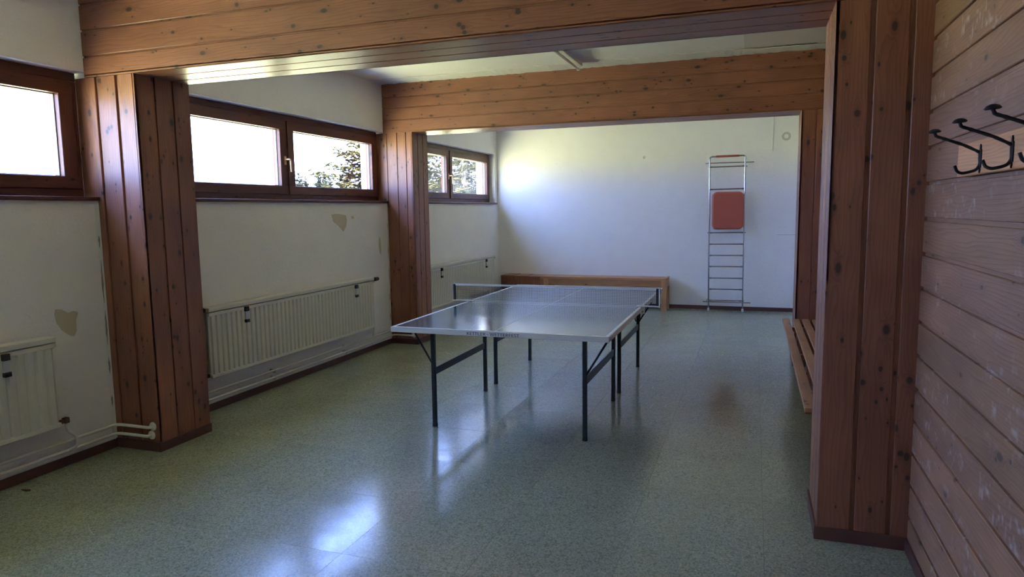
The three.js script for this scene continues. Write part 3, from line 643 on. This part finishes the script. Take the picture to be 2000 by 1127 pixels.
// ---------------------------------------------------------------- outside
{
  const lawnMap = dataTex(512, 512, (u, v) => { const k = 0.75 + 0.5 * (0.5 * vn(u * 12, v * 12, 12, 12, 81) + 0.5 * vn(u * 70, v * 70, 70, 70, 82)); return [0.165 * k, 0.178 * k, 0.095 * k]; }, true, 4, 4);
  const g = new THREE.PlaneGeometry(300, 420, 1, 1); g.rotateX(-Math.PI / 2); g.translate(-150 + OUT, 0.95, -60); metric(g);
  const l = mesh('lawn', g, new THREE.MeshStandardMaterial({ map: lawnMap, roughness: 1 }), scene); l.userData = { label: 'sunlit green lawn outside the windows', category: 'lawn', kind: 'structure' };
}
function conifer(label, pos, height, R, whorls, per, mat, spread, low, group, big = 1) {
  const o = thing('conifer_tree', label, 'tree', pos, 0, group);
  mesh('trunk', sweep([V(0, 0, 0), V(0, height * 0.5, 0), V(0, height, 0)], (t) => 0.02 + (height * 0.018) * (1 - t), 8), M.bark, o);
  const P = [], N = [], I = [], br = [];
  const tuft = (c, d, len, wid) => { // a flat spray of needles: two crossed diamonds
    const side = V(-d.z, 0, d.x).normalize(), up = V(0, 1, 0);
    for (const a of [side, up]) {
      const n = d.clone().cross(a).normalize(), b = P.length / 3;
      for (const q of [c, c.clone().addScaledVector(d, len * 0.45).addScaledVector(a, wid), c.clone().addScaledVector(d, len), c.clone().addScaledVector(d, len * 0.45).addScaledVector(a, -wid)]) { P.push(q.x, q.y, q.z); N.push(n.x, n.y, n.z); }
      I.push(b, b + 1, b + 2, b, b + 2, b + 3);
    }
  };
  for (let i = 0; i < whorls; i++) {
    const t = i / (whorls - 1), y0 = low + (height - low) * t, r = R * (1 - t * 0.93) * rr(0.8, 1.1), n = Math.max(4, Math.round(per * (1 - 0.6 * t)));
    for (let k = 0; k < n; k++) {
      const a = rnd() * 6.283, dir = V(Math.cos(a), -0.28, Math.sin(a)).normalize(), L = r * rr(0.6, 1.12), pts = [], y = y0 + rr(-0.5, 0.5) * (height - low) / whorls * 1.6;
      for (let m = 0; m <= 5; m++) { const q = m / 5; pts.push(V(dir.x * L * q, y - 0.3 * L * q + 0.28 * L * q * q, dir.z * L * q)); }
      br.push(sweep(pts, (q) => 0.003 + 0.009 * (1 - q) * L / 2.5, 4));
      const steps = Math.round(L * spread);
      for (let m = 1; m <= steps; m++) {
        const q = m / steps, c = V(dir.x * L * q, y - 0.3 * L * q + 0.28 * L * q * q, dir.z * L * q);
        for (const sg of [-1, 1, 0]) {
          const d = V(dir.x + sg * -dir.z * 0.9, rr(-0.5, 0.25), dir.z + sg * dir.x * 0.9).normalize();
          tuft(c.clone().add(V(rr(-0.1, 0.1), rr(-0.16, 0.1), rr(-0.1, 0.1))), d, rr(0.12, 0.3) * (L > 1 ? 1 : 0.8) * big, rr(0.018, 0.04) * big);
        }
      }
    }
  }
  const g = new THREE.BufferGeometry(); g.setAttribute('position', new THREE.Float32BufferAttribute(P, 3)); g.setAttribute('normal', new THREE.Float32BufferAttribute(N, 3)); g.setIndex(I);
  mesh('branches', br, M.bark, o); const f = mesh('needles', g, mat, o); f.userData.kind = 'stuff';
  return o;
}
const needleA = new THREE.MeshPhysicalMaterial({ color: new THREE.Color().setRGB(0.16, 0.17, 0.07), roughness: 1, transmission: 0.3, thickness: 0 });
const needleB = new THREE.MeshPhysicalMaterial({ color: new THREE.Color().setRGB(0.11, 0.145, 0.11), roughness: 1, transmission: 0.3, thickness: 0 });
conifer('tall spruce outside with yellow-green needles, behind the second pillar', [-8.6, 0.95, -23.0], 11, 3.2, 30, 14, needleA, 15, 0.5);
conifer('blue-green spruce outside, seen through the far window', [-9.6, 0.95, -32.0], 12, 3.6, 28, 13, needleB, 13, 0.5);
{ // row of distant firs, only their tops show above the window bottom
  ['first', 'second', 'third', 'fourth', 'fifth'].forEach((n, i) => conifer(n + ' distant fir tip to the right of the middle window post', i % 2 ? [-71, 0.95, -103.8 - (i - 1) * 3.6] : [-62, 0.95, -89.5 - i * 3.3], 5.6 + [1.0, 1.3, 1.7, 2.0, 2.4][i], 2.5, 22, 12, needleB, 6, 0.5, 'distant firs beyond the lawn', 2.6));
}
renderer.render(scene, camera);
